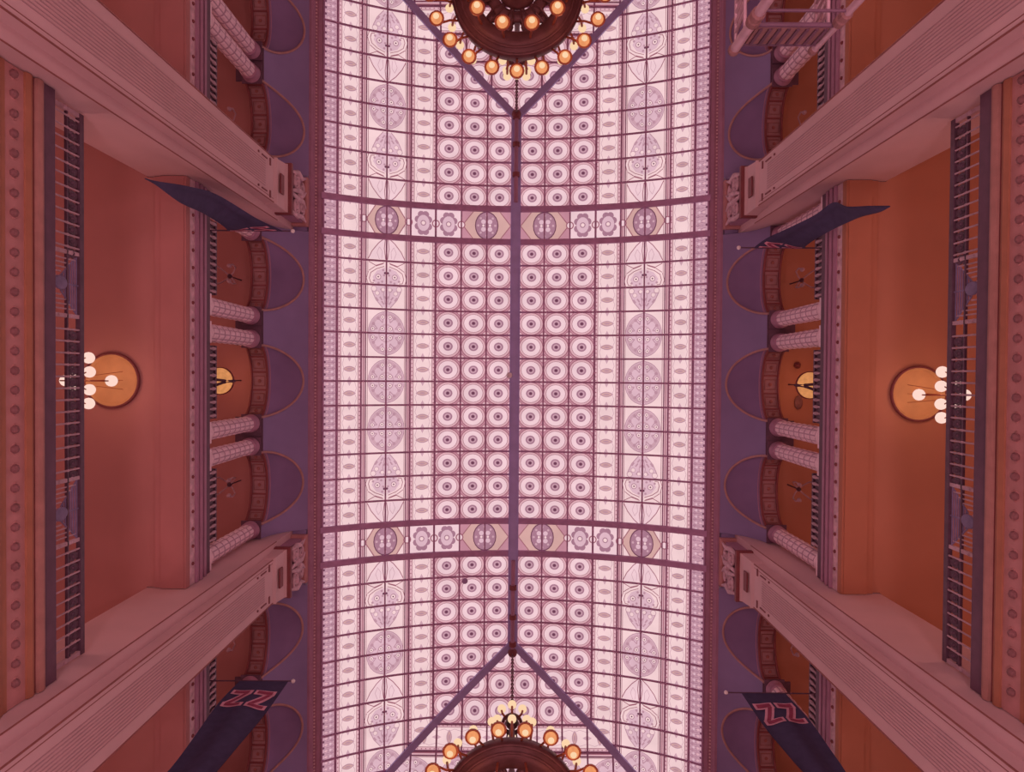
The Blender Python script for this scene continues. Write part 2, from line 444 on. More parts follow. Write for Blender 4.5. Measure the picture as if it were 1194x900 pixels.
def lattice(g, s0, s1, t0, t1):
    g.rect(s0, s1, t0, t1, G_LAT)
    n = 4; w = s1 - s0; hh = (t1 - t0) / n
    for k in range(n):
        c = t0 + hh * (k + 0.5)
        pts = [(s1 - 0.05 - w * 0.80 * math.sin(PI * i / 12), c - hh * 0.48 + hh * 0.96 * i / 12) for i in range(13)]
        g.stroke(pts, 0.03, G_ORN, H1)
        pts = [(s1 - 0.05 - w * 0.50 * math.sin(PI * i / 8), c - hh * 0.28 + hh * 0.56 * i / 8) for i in range(9)]
        g.stroke(pts, 0.028, G_GREY, H1)
        g.ring(s1 - w * 0.28, c, 0, 0.055, G_RING, H2, 8); g.ring(s1 - 0.03, c + hh * 0.45, 0, 0.05, G_DARK, H2, 8)
        g.ring(s0 + w * 0.38, c, 0, 0.05, G_LILAC, H2, 8); g.ring(s0 + w * 0.25, c + hh * 0.45, 0.03, 0.06, G_GREY, H2, 8)
        g.stroke([(s0 + w * 0.1, c + hh * 0.5), (s1 - w * 0.3, c + hh * 0.5)], 0.028, G_GREY, H1)
def orn_back(g, t0, t1):
    g.rect(S_O0, S_O1, t0, t1, G_CREAM)
    for a, b in ((S_L1, S_O0), (S_O1, S_L2a)):
        g.rect(a, b, t0, t1, G_RING); g.rect((a + b) / 2 - 0.02, (a + b) / 2 + 0.02, t0, t1, G_LINE, H1)
    for e in (S_O0 + 0.07, S_O1 - 0.07): g.rect(e - 0.012, e + 0.012, t0, t1, G_LINE, H1)
def eye(g, s, t, r):
    g.ring(s, t, 0, r, G_GREY, H3, 12); g.ring(s, t, 0, r * 0.78, G_CREAM, H4, 12); g.ring(s, t, 0, r * 0.28, G_DARK, H5, 8)
def rosette(g, tc):
    c = S_OC; a, b = (S_O1 - S_O0) / 2, 0.98
    g.ring(c, tc, 0, 0.74, G_LILAC, H1, 28, 1.18); g.ring(c, tc, 0.60, 0.72, G_GREY2, H2, 28, 1.18)
    g.ring(c, tc, 0.74, 0.77, G_ORN, H1, 28, 1.18); g.ring(c, tc, 0.28, 0.34, G_GREY2, H2, 20, 1.15)
    for k in range(8):
        an = PI / 8 + k * PI / 4
        for da in (-0.17, 0.17):
            x, y = c + 0.63 * math.cos(an + da), tc + 0.72 * math.sin(an + da)
            g.ring(x, y, 0, 0.07, G_ORN, H3, 8)
            g.stroke([(c + 0.40 * math.cos(an), tc + 0.46 * math.sin(an)), (x, y)], 0.04, G_ORN, H2)
    for u in (-1, 1):
        for v in (-1, 1):
            eye(g, c + u * 0.155, tc + v * 0.66, 0.095); eye(g, c + u * 0.56, tc + v * 0.175, 0.095); eye(g, c + u * 0.165, tc + v * 0.185, 0.10)
            g.stroke([(c + u * 0.14, tc + v * 0.82), (c + u * 0.03, tc + v * 0.95)], 0.02, G_ORN, H2)
def palmette(g, t0, d, L):
    """three rows high, base at t0, growing along d"""
    c = S_OC
    T = lambda v: t0 + d * v * L
    for u in (-1, 1):
        S = lambda q: c + u * q
        # spreading wing of the first row
        g.put([(S(0.03), T(0.02)), (S(0.30), T(0.05)), (S(0.74), T(0.27)), (S(0.68), T(0.31)), (S(0.05), T(0.31))], G_PALE, H1)
        g.stroke([(S(0.10), T(0.02)), (S(0.34), T(0.09)), (S(0.60), T(0.20)), (S(0.76), T(0.31))], 0.032, G_LINE, H2)
        g.stroke([(S(0.06), T(0.03)), (S(0.10), T(0.16)), (S(0.04), T(0.31))], 0.03, G_LINE, H2)
        g.stroke([(S(0.30), T(0.31)), (S(0.40), T(0.22)), (S(0.30), T(0.14)), (S(0.18), T(0.2)), (S(0.2), T(0.3))], 0.02, G_GREY2, H2)
        # big hooked lobe of the second row
        g.stroke([(S(0.10), T(0.36)), (S(0.45), T(0.40)), (S(0.74), T(0.35))], 0.03, G_LINE, H2)
        lobe = [(S(0.12), T(0.39)), (S(0.45), T(0.43)), (S(0.70), T(0.49)), (S(0.77), T(0.58)), (S(0.70), T(0.655)), (S(0.52), T(0.66))]
        g.stroke(lobe, 0.14, G_LINE, H2); g.stroke(lobe, 0.085, G_CREAM, H3)
        g.put([(S(0.06), T(0.42)), (S(0.40), T(0.47)), (S(0.58), T(0.56)), (S(0.45), T(0.655)), (S(0.05), T(0.66))], G_LILAC, H1)
        eye(g, S(0.34), T(0.555), 0.12)
        for q, v in ((0.14, 0.46), (0.10, 0.53), (0.18, 0.62), (0.33, 0.64), (0.52, 0.61)): g.ring(S(q), T(v), 0, 0.05, G_ORN, H3, 8)
        g.ring(S(0.06), T(0.50), 0, 0.05, G_DARK, H4, 8)
        # tapering third row
        g.put([(S(0), T(0.67)), (S(0.58), T(0.68)), (S(0.60), T(0.74)), (S(0.44), T(0.86)), (S(0.16), T(0.97)), (S(0), T(0.98))], G_LILAC, H1)
        g.stroke([(S(0.60), T(0.70)), (S(0.60), T(0.75)), (S(0.44), T(0.87)), (S(0.16), T(0.98))], 0.035, G_ORN, H2)
        for q, v, r in ((0.52, 0.72, 0.10), (0.38, 0.78, 0.08), (0.14, 0.73, 0.07)): g.ring(S(q), T(v), 0, r * 1.25, G_ORN, H2, 10); g.ring(S(q), T(v), 0, r, G_CREAM, H3, 10)
        for q, v in ((0.25, 0.72), (0.28, 0.83), (0.44, 0.84), (0.2, 0.89), (0.10, 0.82)):
            g.stroke([(S(q), T(v)), (S(q - 0.10), T(v + 0.045))], 0.06, G_ORN, H2)
        g.stroke([(S(0.05), T(0.67)), (S(0.13), T(0.80)), (S(0.05), T(0.93))], 0.03, G_ORN, H2)
def bandcells(g, t0, t1):
    """ornamental cross band between a pair of ribs"""
    tc = (t0 + t1) / 2; hh = t1 - t0
    lattice(g, S_B0, S_B1, t0, t1); g.rect(S_B1, S_E, t0, t1, G_PALE)
    orn_back(g, t0, t1); leafcell(g, S_L2a, S_L2, t0, t1)
    g.rect(S_M3, S_L1, t0, t1, G_PALE); g.rect(S_M2, S_M3, t0, t1, G_PALE); g.rect(S_R, S_M2, t0, t1, G_CELL)
    def hexa(c, a, m):
        for k in range(16):
            p, r = c - a + 2 * a * k / 16, c - a + 2 * a * (k + 1) / 16
            wp, wr = (min(1, (a - abs(q - c)) / (0.45 * a)) * hh * 0.47 for q in (p, r))
            g.put([(p, tc - wp), (r, tc - wr), (r, tc + wr), (p, tc + wp)], m, H1)
        for q in (-1, 1): g.stroke([(c - a, tc), (c - a * 0.5, tc + q * hh * 0.47)], 0.04, G_LINE, H2); g.stroke([(c + a, tc), (c + a * 0.5, tc + q * hh * 0.47)], 0.04, G_LINE, H2)
        g.ring(c, tc, 0, 0.50, G_DARK, H2, 20, 1.2); g.ring(c, tc, 0, 0.46, G_GREY, H3, 20, 1.2)
        for k in range(8): g.ring(c + 0.36 * math.cos(k * PI / 4), tc + 0.43 * math.sin(k * PI / 4), 0, 0.05, G_GREY2, H4, 8)
        for u in (-1, 1):
            for v in (-1, 1): g.ring(c + u * 0.14, tc + v * 0.16, 0.0, 0.10, G_LILAC, H4, 10)
            g.ring(c + u * 0.14, tc, 0, 0.05, G_CREAM, H5, 8)
    hexa(S_OC, (S_O1 - S_O0) / 2, G_TAN)
    hexa((S_R + S_M2) / 2, (S_M2 - S_R) / 2 - 0.05, G_TAN)
    for c in ((S_M3 + S_L1) / 2, (S_M2 + S_M3) / 2):
        for k in range(8):
            an = k * PI / 4 + PI / 8; g.ring(c + 0.24 * math.cos(an), tc + 0.38 * math.sin(an), 0, 0.15, G_GREY, H1 + 0.001 * k, 10)
        g.ring(c, tc, 0, 0.26, G_LILAC, H3, 14, 1.3); g.ring(c, tc, 0, 0.12, G_GREY, H4, 10); g.ring(c, tc, 0, 0.08, G_CREAM, H5, 10)
    for e in (S_M2, S_M3, (S_L1 + S_O0) / 2, (S_O1 + S_L2a) / 2):
        g.ring(e, tc, 0, 0.17, G_LINE, H4, 12); g.ring(e, tc, 0, 0.12, G_PALE, H5, 12)

HB, BW = 5.925, 1.39             # half the middle bay, width of the cross bands
PITCH = HB * 2 / 12
def long_rows(g, t0, d, n, seq):
    """n rows growing from t0 along d; seq tells what stands in the ornament band"""
    for i in range(n):
        a, b = sorted((t0 + d * i * PITCH, t0 + d * (i + 1) * PITCH))
        for u, v in ((S_R, S_M1), (S_M1, S_M2), (S_M2, S_M3)): roundel(g, u, v, a, b)
        leafcell(g, S_M3, S_L1, a, b); leafcell(g, S_L2a, S_L2, a, b); orn_back(g, a, b)
        lattice(g, S_B0, S_B1, a, b); g.rect(S_B1, S_E, a, b, G_PALE)
    r = 0
    for kind in seq:
        if kind == 'o': rosette(g, t0 + d * (r + 1) * PITCH); r += 2
        elif kind == 'p': palmette(g, t0 + d * r * PITCH, d, 3 * PITCH); r += 3
        elif kind == 'q': palmette(g, t0 + d * (r + 3) * PITCH, -d, 3 * PITCH); r += 3

sky = empty('skylight', (0, YC, 28.7), 'long barrel vaulted stained glass skylight roofing the whole atrium', 'skylight')
OFF = (0, YC, 28.7)
for sx, side in SIDES:
    plan = lambda s, t, sx=sx: (sx * xs(s), YC + t)
    clips = [(sx, 0, 0), (sx, -1, YC + YA), (sx, 1, YA - YC)]
    dfun = lambda x, y: abs(x)
    g = Glass(plan, clips, dfun); long_rows(g, -HB, 1, 12, 'pooo'); palmette(g, HB, -1, 3 * PITCH)
    if sx < 0: g.ring(1.84, 6.0, 0, 0.001, G_DARK, H5, 6)
    g.build('glass_panel', None, sky, shift=OFF)
    for sy in (-1, 1):
        g = Glass(plan, clips, dfun); bandcells(g, *sorted((sy * HB, sy * (HB + BW)))); g.build('glass_panel', None, sky, shift=OFF)
        g = Glass(plan, clips, dfun); long_rows(g, sy * (HB + BW), sy, 12, 'popoq')
        if sx < 0 and sy > 0: g.ring(2.06, HB + BW + 1.18, 0, 0.13, G_DARK, H5 + 0.01, 10)   # the odd dark pane
        g.build('glass_panel', None, sky, shift=OFF)
XP = 1.06
for sy in (-1, 1):
    plan = lambda s, t, sy=sy: (t, YC + sy * (YA + xs(s)))
    clips = [(1, sy, -sy * YC - YA), (-1, sy, -sy * YC - YA)]
    dfun = lambda x, y, sy=sy: max(0.0, sy * (y - YC) - YA)
    g = Glass(plan, clips, dfun)
    for i in range(-8, 8):
        a, b = i * XP, (i + 1) * XP
        for u, v in ((0.14, S_M1), (S_M1, S_M2), (S_M2, S_M3)):
            if max(abs(a), abs(b)) < v + 1.3 and min(abs(a), abs(b)) <= v: roundel(g, u, v, a, b)
        if min(abs(a), abs(b)) < S_L1 + 0.2: leafcell(g, S_M3, S_L1, a, b)
        leafcell(g, S_L2a, S_L2, a, b); orn_back(g, a, b); lattice(g, S_B0, S_B1, a, b); g.rect(S_B1, S_E, a, b, G_PALE)
    g.rect(0, 0.14, -0.3, 0.3, G_PALE)
    for c in (-6.3, -4.2, -2.1, 0, 2.1, 4.2, 6.3): rosette(g, c)
    g.build('glass_panel', None, sky, shift=OFF)

# bars, ribs, ridge and hips
def bar_along(mb, plan, dfun, pts, w, dep, sdir):
    """a flat bar following the glass; sdir = plan direction of its width"""
    rows = []
    for p in pts:
        x, y = plan(*p); rr = []
        for q, h in ((-1, 0.0), (-1, dep), (1, dep), (1, 0.0)):
            X, Y = x + sdir[0] * q * w / 2, y + sdir[1] * q * w / 2
            rr.append((X, Y, zv(dfun(x, y)) - 0.02 - h))
        rows.append(rr)
    mb.grid(rows, True); mb.face(rows[0]); mb.face(rows[-1][::-1])
def arcx(t, w, dep, name, m, s_from=0.0, s_to=S_E, both=True):
    mb = MB(); n = 28
    ss = [-s_to + (2 * s_to) * i / (2 * n) for i in range(2 * n + 1)]
    bar_along(mb, lambda s, tt: (xs(s), YC + tt), lambda x, y: abs(x), [(s, t) for s in ss], w, dep, (0, 1))
    return mb.build(name, m, sky, shift=OFF)
ts = [-HB + PITCH * i for i in range(1, 12)]
for sy in (-1, 1): ts += [sy * (HB + BW + PITCH * i) for i in (1, 2, 3)]
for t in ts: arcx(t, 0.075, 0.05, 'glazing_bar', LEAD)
for sy in (-1, 1):
    for i in range(4, 12):
        t = HB + BW + PITCH * i; x0 = t - YA
        if x0 > 7.8: continue
        s0 = RV * math.asin(max(0, x0) / RV) if x0 > 0 else 0
        for sx in (-1, 1):
            mb = MB(); pts = [(s0 + (S_E - s0) * k / 20, sy * t) for k in range(21)]
            bar_along(mb, lambda s, tt, sx=sx: (sx * xs(s), YC + tt), lambda x, y: abs(x), pts, 0.075, 0.05, (0, 1))
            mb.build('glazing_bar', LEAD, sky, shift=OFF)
for sx in (-1, 1):
    for s, w in ((S_M1, .06), (S_M2, .06), (S_M3, .08), (S_L1, .07), (S_O0, .04), (S_OC, .06), (S_O1, .04), (S_L2a, .06), (S_L2 + .02, .09), (S_B1 + .02, .05)):
        mb = MB(); L = YA + xs(s)
        bar_along(mb, lambda a, tt: (sx * xs(a), YC + tt), lambda x, y: abs(x), [(s, -L + 2 * L * k / 30) for k in range(31)], w, 0.05, (1, 0))
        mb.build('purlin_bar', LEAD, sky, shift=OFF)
for sy in (-1, 1):
    mb = MB()
    P = lambda s, t, sy=sy: (t, YC + sy * (YA + xs(s)))
    D = lambda x, y, sy=sy: max(0.0, sy * (y - YC) - YA)
    for s, w in ((S_M1, .06), (S_M2, .06), (S_M3, .08), (S_L1, .08), (S_O0, .04), (S_OC, .06), (S_O1, .04), (S_L2a, .06), (S_L2, .09)):
        L = xs(s); bar_along(mb, P, D, [(s, -L), (s, L)], w, 0.05, (0, 1))
    for i in range(-7, 8):
        x0 = abs(i * XP); s0 = RV * math.asin(x0 / RV)
        bar_along(mb, P, D, [(s0 + (S_E - s0) * k / 20, i * XP) for k in range(21)], 0.07, 0.05, (1, 0))
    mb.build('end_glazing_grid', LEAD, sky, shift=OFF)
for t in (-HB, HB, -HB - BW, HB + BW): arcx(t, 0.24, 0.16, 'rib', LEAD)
mb = MB(); mb.box(-0.21, 0.21, YC - YA - 0.1, YC + YA + 0.1, ZC - 0.32, ZC); mb.box(-0.13, 0.13, YC - YA, YC + YA, ZC - 0.42, ZC - 0.3)
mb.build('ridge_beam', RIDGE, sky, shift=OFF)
for sy in (-1, 1):
    mb = MB(); mb.tube([(0, YC + sy * (HB + BW + 0.2), ZC - 0.52), (0, YC + sy * (YA + 0.1), ZC - 0.52)], 0.085, 10)
    o = mb.build('ridge_pipe', MAUVE, sky, shift=OFF, smooth=True)
    for q in (1.35, 2.6, 3.75):
        m2 = MB(); m2.tube([(0, YC + sy * (HB + BW + q - 0.09), ZC - 0.52), (0, YC + sy * (HB + BW + q + 0.09), ZC - 0.52)], 0.15, 10)
        m2.build('pipe_collar', DKRED, o, shift=OFF)
    for sx in (-1, 1):
        mb = MB(); rows = []
        for k in range(25):
            d = XV * k / 24
            w = 0.13
            e = (sx * 0.7071, -sy * 0.7071)
            rows.append([(sx * d + e[0] * q * w, YC + sy * (YA + d) - e[1] * q * w * -1, zv(d) - h) for q, h in ((-1, 0.02), (-1, 0.24), (1, 0.24), (1, 0.02))])
        # width runs square to the hip
        rows = []
        for k in range(25):
            d = XV * k / 24; ex, ey = 0.7071 * sx, -0.7071 * sy
            rows.append([(sx * d + ex * q * 0.14, YC + sy * (YA + d) + ey * q * 0.14, zv(d) - h) for q, h in ((-1, 0.02), (-1, 0.24), (1, 0.24), (1, 0.02))])
        mb.grid(rows, True); mb.build('hip_rib', RIDGE, sky, shift=OFF)
mb = MB(); mb.lathe([(0.001, 0), (0.11, -0.03), (0.13, -0.1), (0.10, -0.18), (0.001, -0.2)], 12, (-0.22, 0.02, ZC - 0.35))
tag(mb.build('smoke_detector', WHITE), 'small white smoke detector on the middle of the violet ridge beam', 'smoke detector')

# ================================================================== PIERS
def pier(sx, sy):
    name = {(-1, -1): 'left wall near the upper chandelier', (1, -1): 'right wall near the upper chandelier',
            (-1, 1): 'left wall near the lower chandelier', (1, 1): 'right wall near the lower chandelier'}[(sx, sy)]
    root = empty('pier', (sx * 8.3, YC + sy * 6.9, FLOOR), 'tall pink reeded pier with carved capital on ' + name, 'pillar', 'great piers of the atrium')
    sh = (sx * 8.3, YC + sy * 6.9, FLOOR)
    ya, yb = 6.14, 7.66                 # from the hall's middle
    def fin(mb, nm, m=None, par=root, smooth=False):
        mb.v = [(sx * x, YC + sy * y, z) for x, y, z in mb.v]
        return mb.build(nm, m, par, shift=sh, smooth=smooth)
    m = MB()
    prof = [(8.30, ya), (8.30, yb), (8.62, yb), (8.62, yb + 0.3), (10.4, yb + 0.3), (10.4, ya - 0.32), (8.62, ya - 0.32), (8.62, ya)]
    m.grid([[(x, y, FLOOR) for x, y in prof], [(x, y, 28.4) for x, y in prof]], True)
    m.face([(x, y, 28.4) for x, y in prof])
    shaft = fin(m, 'shaft', PLASTER)
    m = MB()
    for k in range(11):
        y = ya + 0.36 + k * 0.08
        m.box(8.285, 8.31, y, y + 0.018, FLOOR + 1, 24.2)
    fin(m, 'reeding', REED, shaft)
    m = MB()
    for y in (ya + 0.015, yb - 0.015): m.tube([(8.30, y, FLOOR + 0.5), (8.30, y, 25.2)], 0.022, 6)
    m.tube([(8.305, ya + 0.13, FLOOR + 0.5), (8.305, ya + 0.13, 25.2)], 0.014, 6)
    m.tube([(8.62, ya - 0.31, FLOOR + 0.5), (8.62, ya - 0.31, 26.4)], 0.018, 6)
    fin(m, 'arris_bead', LINE, shaft)
    m = MB()
    for y in (ya + 0.22, yb - 0.22):
        m.box(8.27, 8.31, y - 0.03, y + 0.03, 23.5, 23.58); m.box(8.27, 8.31, y - 0.018, y + 0.018, 23.85, 24.35)
        m.box(8.27, 8.31, y - 0.14, y + 0.10, 24.62, 24.70)
    fin(m, 'incised_mark', DKRED, shaft)
    # capital
    m = MB(); m.use(PLASTER)
    pr = [(8.30, 0, 25.0), (8.22, .05, 25.15), (8.24, .04, 25.3), (8.20, .08, 25.95), (8.14, .10, 26.1)]
    def ringz(x, e, z): return [(x, ya - e, z), (x, yb + e, z), (8.9, yb + e, z), (8.9, ya - e, z)]
    m.grid([ringz(*q) for q in pr], True)
    cap = fin(m, 'capital')
    m = MB(); m.box(8.15, 8.2, ya + 0.42, yb - 0.42, 25.38, 25.72); fin(m, 'inset_plaque', DKRED, cap)
    m = MB(); pr = [(8.10, .13, 26.10), (8.03, .16, 26.16), (8.03, .16, 26.34), (8.10, .13, 26.40), (8.30, 0, 26.42)]
    m.grid([ringz(*q) for q in pr], True); m.face(ringz(*pr[0])); fin(m, 'astragal', DKRED, cap)
    m = MB(); m.use(MAUVE); pr = [(8.18, .06, 26.4), (8.18, .06, 28.15)]
    m.grid([ringz(*q) for q in pr], True); fin(m, 'frieze', None, cap)
    m = MB(); pr = [(8.08, .12, 28.05), (8.02, .17, 28.10), (8.02, .17, 28.36), (8.20, 0.0, 28.40)]
    m.grid([ringz(*q) for q in pr], True); m.face(ringz(*pr[0])); fin(m, 'abacus', BAND, cap)
    m = MB(); m.box(8.10, 8.7, ya - 0.32, yb + 0.30, 28.32, 28.60); fin(m, 'top_block', COVE, cap)
    yc = (ya + yb) / 2
    for q in (-1, 1):
        m = MB(); pts = []; rr = []
        for k in range(40):
            a = k / 39 * 2.4 * 2 * PI; r = 0.36 * (1 - k / 46)
            pts.append((8.10, yc + q * (0.46 - r * math.cos(a)), 26.95 + r * math.sin(a))); rr.append(0.065 * (1 - k / 80))
        m.tube(pts, rr, 6); m.ball((8.08, yc + q * 0.46, 26.95), 0.10, 8, 5)
        fin(m, 'volute', CARVE, cap, True)
        m = MB(); pts = []
        for k in range(26):
            a = k / 25 * 1.7 * 2 * PI; r = 0.26 * (1 - k / 34)
            pts.append((8.11, yc + q * (0.34 + r * math.cos(a)), 27.72 + r * math.sin(a)))
        m.tube(pts, 0.05, 6); fin(m, 'volute', CARVE, cap, True)
        m = MB(); m.tube([(8.12, yc + q * 0.05, 26.5), (8.06, yc + q * 0.16, 27.1), (8.08, yc + q * 0.1, 27.7), (8.04, yc + q * 0.30, 28.0)], [0.05, 0.11, 0.09, 0.03], 7); fin(m, 'acanthus_leaf', CARVE, cap, True)
        m = MB(); m.tube([(8.12, yc + q * 0.72, 26.5), (8.05, yc + q * 0.80, 27.0), (8.06, yc + q * 0.70, 27.5), (8.03, yc + q * 0.82, 27.95)], [0.05, 0.10, 0.09, 0.03], 7); fin(m, 'acanthus_leaf', CARVE, cap, True)
    m = MB()
    for k in range(7): m.ball((8.10, yc + 0.17 * math.cos(k * 2 * PI / 7), 27.35 + 0.17 * math.sin(k * 2 * PI / 7)), 0.095, 7, 4)
    m.ball((8.04, yc, 27.35), 0.09, 8, 5); fin(m, 'rosette', CARVE, cap, True)
    return root
for sx, _ in SIDES:
    for sy in (-1, 1): pier(sx, sy)

# ================================================================== ARCHES, COLUMNS
ORD = ['first', 'second', 'third', 'fourth', 'fifth', 'sixth', 'seventh']
VIS = ARCH_Y[1:-1]                                   # seven arches a side
NEXT = ['beside the upper chandelier', 'just above the upper pier', 'just below the upper pier', 'in the middle of the arcade',
        'just above the lower pier', 'just below the lower pier', 'beside the lower chandelier']
def arch(sx, side, i):
    c = VIS[i]
    root = empty('arch', (sx * NX, c, ZS), 'coffered gilt edged arch of the %s gallery, %s' % (side, NEXT[i]), 'arch', 'arches of the %s gallery' % side)
    sh = (sx * NX, c, ZS)
    def fin(mb, nm, m=None, par=root, smooth=False):
        mb.v = [(sx * x, y, z) for x, y, z in mb.v]; return mb.build(nm, m, par, shift=sh, smooth=smooth)
    E = lambda a, k=1.0, dz=0.0: (c - AW * k * math.cos(a), ZS + AH * k * math.sin(a) + dz)
    n = 32
    m = MB(); rows = []
    for j in range(n + 1):
        y, z = E(PI * j / n); y2, z2 = E(PI * j / n, 1.0, 0.12)
        rows.append([(NX - 0.02, y, z), (NB + 0.02, y, z), (NB + 0.02, y2, z2), (NX - 0.02, y2, z2)])
    m.grid(rows, True); band = fin(m, 'soffit_band', COFFER)
    for x in (NX + 0.03, NB - 0.03):
        m = MB(); m.tube([(x,) + E(PI * j / n, 0.985) for j in range(n + 1)], 0.05, 6); fin(m, 'edge_moulding', DKRED, band, True)
    m = MB(); m.tube([(NX - 0.05,) + E(PI * j / n, 1.03, 0.05) for j in range(n + 1)], 0.028, 6); fin(m, 'hood_moulding', MAUVE, band, True)
    angs = [0.30, 0.80, 1.31, PI - 1.31, PI - 0.80, PI - 0.30]
    for a in angs:
        m = MB(); y, z = E(a, 0.985); m.bar((NX, y, z), (NB, y, z), 0.06, 0.06); fin(m, 'rib', DKRED, band)
    for a in (0.55, 1.055, PI / 2, PI - 1.055, PI - 0.55):
        y, z = E(a, 0.975); y1, z1 = E(a - 0.14, 0.975); y2, z2 = E(a + 0.14, 0.975)
        xm = (NX + NB) / 2
        m = MB(); m.tube([(xm - 0.2, y1, z1), (xm + 0.2, y1, z1), (xm + 0.2, y2, z2), (xm - 0.2, y2, z2), (xm - 0.2, y1, z1)], 0.018, 5)
        m.ball((xm, y, z), 0.07, 8, 4, (1, 1, 0.5)); fin(m, 'coffer_rosette', LINE, band)
    # gilt line where the lunette meets the cove
    m = MB(); pts = []
    for j in range(41):
        a = PI * j / 40; k = math.sin(a); x, z = cove_pt(0.90 * k); pts.append((x - 0.02, c - AW * 1.0 * math.cos(a), z - 0.02))
    m.tube(pts, 0.045, 7); fin(m, 'gilt_moulding', GOLD, root, True)
for sx, side in SIDES:
    for i in range(7): arch(sx, side, i)

# one column, copied
CX = 9.62
def col_proto():
    root = empty('column', (0, 0, 22.18), '', 'column')
    m = MB(); rows = []
    for i in range(81):
        z = 0.45 + 3.6 * i / 80; row = []
        for k in range(40):
            a = 2 * PI * k / 40
            r = 0.255 - 0.02 * (i / 80) + 0.045 * math.sqrt(abs(math.sin(PI * z / 0.45))) * (0.45 + 0.55 * abs(math.sin(5 * a)))
            row.append((r * math.cos(a), r * math.sin(a), z))
        rows.append(row)
    m.use(STONE).grid(rows, True); m.use(GROOVE); gi = m.mats.index(GROOVE)
    for q in range(80 * 40):
        if (q // 40) % 10 == 0 or (q % 40) % 4 == 0: m.m[q] = gi      # darker colour paints shade into the grooves between the carved bosses
    m.build('shaft', None, root, smooth=True)
    m = MB(); m.box(-0.33, 0.33, -0.33, 0.33, 0.01, 0.14); m.lathe([(0.31, 0.14), (0.33, 0.20), (0.31, 0.27), (0.29, 0.30), (0.31, 0.38), (0.27, 0.46)], 20); m.build('base', STONE, root)
    m = MB(); m.lathe([(0.26, 4.0), (0.31, 4.03), (0.31, 4.09), (0.27, 4.12), (0.28, 4.25), (0.32, 4.34), (0.335, 4.38), (0.31, 4.41)], 24); cp = m.build('capital', MAUVE, root, smooth=True)
    m = MB(); m.box(-0.36, 0.36, -0.335, 0.335, 4.40, 4.46); m.build('abacus', DKPUR, cp)
    note(root); return root
COLS = []
h = 0.42
COLS.append((ARCH_Y[3] - AW - 0.20, 'single one against the upper pier'))
for j, w in ((3, 'middle and upper arches'), (4, 'middle and lower arches')):
    mid = (ARCH_Y[j] + ARCH_Y[j + 1]) / 2
    COLS.append((mid - h, 'upper of pair between %s' % w)); COLS.append((mid + h, 'lower of pair between %s' % w))
COLS.append((ARCH_Y[5] + AW + 0.20, 'single one against the lower pier'))
for j, w in ((1, 'upper chandelier'), (6, 'lower chandelier')):
    mid = (ARCH_Y[j] + ARCH_Y[j + 1]) / 2
    COLS.append((mid - h, 'upper of pair beside the %s' % w)); COLS.append((mid + h, 'lower of pair beside the %s' % w))
proto = col_proto(); first = True
for sx, side in SIDES:
    for y, w in COLS:
        o = proto if first else copy_tree(proto)
        first = False
        o.location = (sx * CX, y, 22.18)
        tag(o, 'mauve carved column, %s gallery, %s' % (side, w), 'column', 'columns of the %s gallery' % side)
# impost blocks over each pair
for sx, side in SIDES:
    n = 0
    for i in (1, 3, 4, 6):
        a, b = ARCH_Y[i] + AW + 0.02, ARCH_Y[i + 1] - AW - 0.02
        m = MB(); m.box(NX - 0.03, NB + 0.25, a, b, ZS - 0.01, ZS + 0.1)
        m.box(NX - 0.06, NB + 0.3, a - 0.03, b + 0.03, ZS + 0.02, ZS + 0.08)
        struct(px(m, sx).build('trim_5_' + side, DKPUR))

# ================================================================== RAILINGS
def gallery_rail(sx, side, i):
    c = VIS[i]; x = 9.60
    y0, y1 = c - AW + 0.02, c + AW - 0.02
    root = empty('gallery_railing', (sx * x, c, 22.18), 'low dark balustrade in the %s gallery under the arch %s' % (side, NEXT[i]), 'railing', 'balustrades of the %s gallery' % side)
    L = AW - 0.16
    m = MB(); m.box(-0.07, 0.07, -L, L, 1.02, 1.12); m.build('top_rail', IRON, root)
    m = MB(); m.box(-0.06, 0.06, -L, L, 0.02, 0.12); m.build('bottom_rail', IRON, root)
    m = MB(); m.box(-0.015, 0.015, -L, L, 0.70, 1.02); m.build('frieze_plate', IRON, root)
    for k in range(11):
        y = -L + 0.1 + (2 * L - 0.2) * k / 10
        b = MB(); b.lathe([(0.045, 0.12), (0.03, 0.2), (0.055, 0.45), (0.03, 0.7), (0.05, 0.78), (0.065, 0.88), (0.05, 0.98), (0.04, 1.03)], 8, (-sx * 0.06, y, 0))
        b.build('baluster', PALE_IRON, root, smooth=True)
for sx, side in SIDES:
    for i in range(7): gallery_rail(sx, side, i)

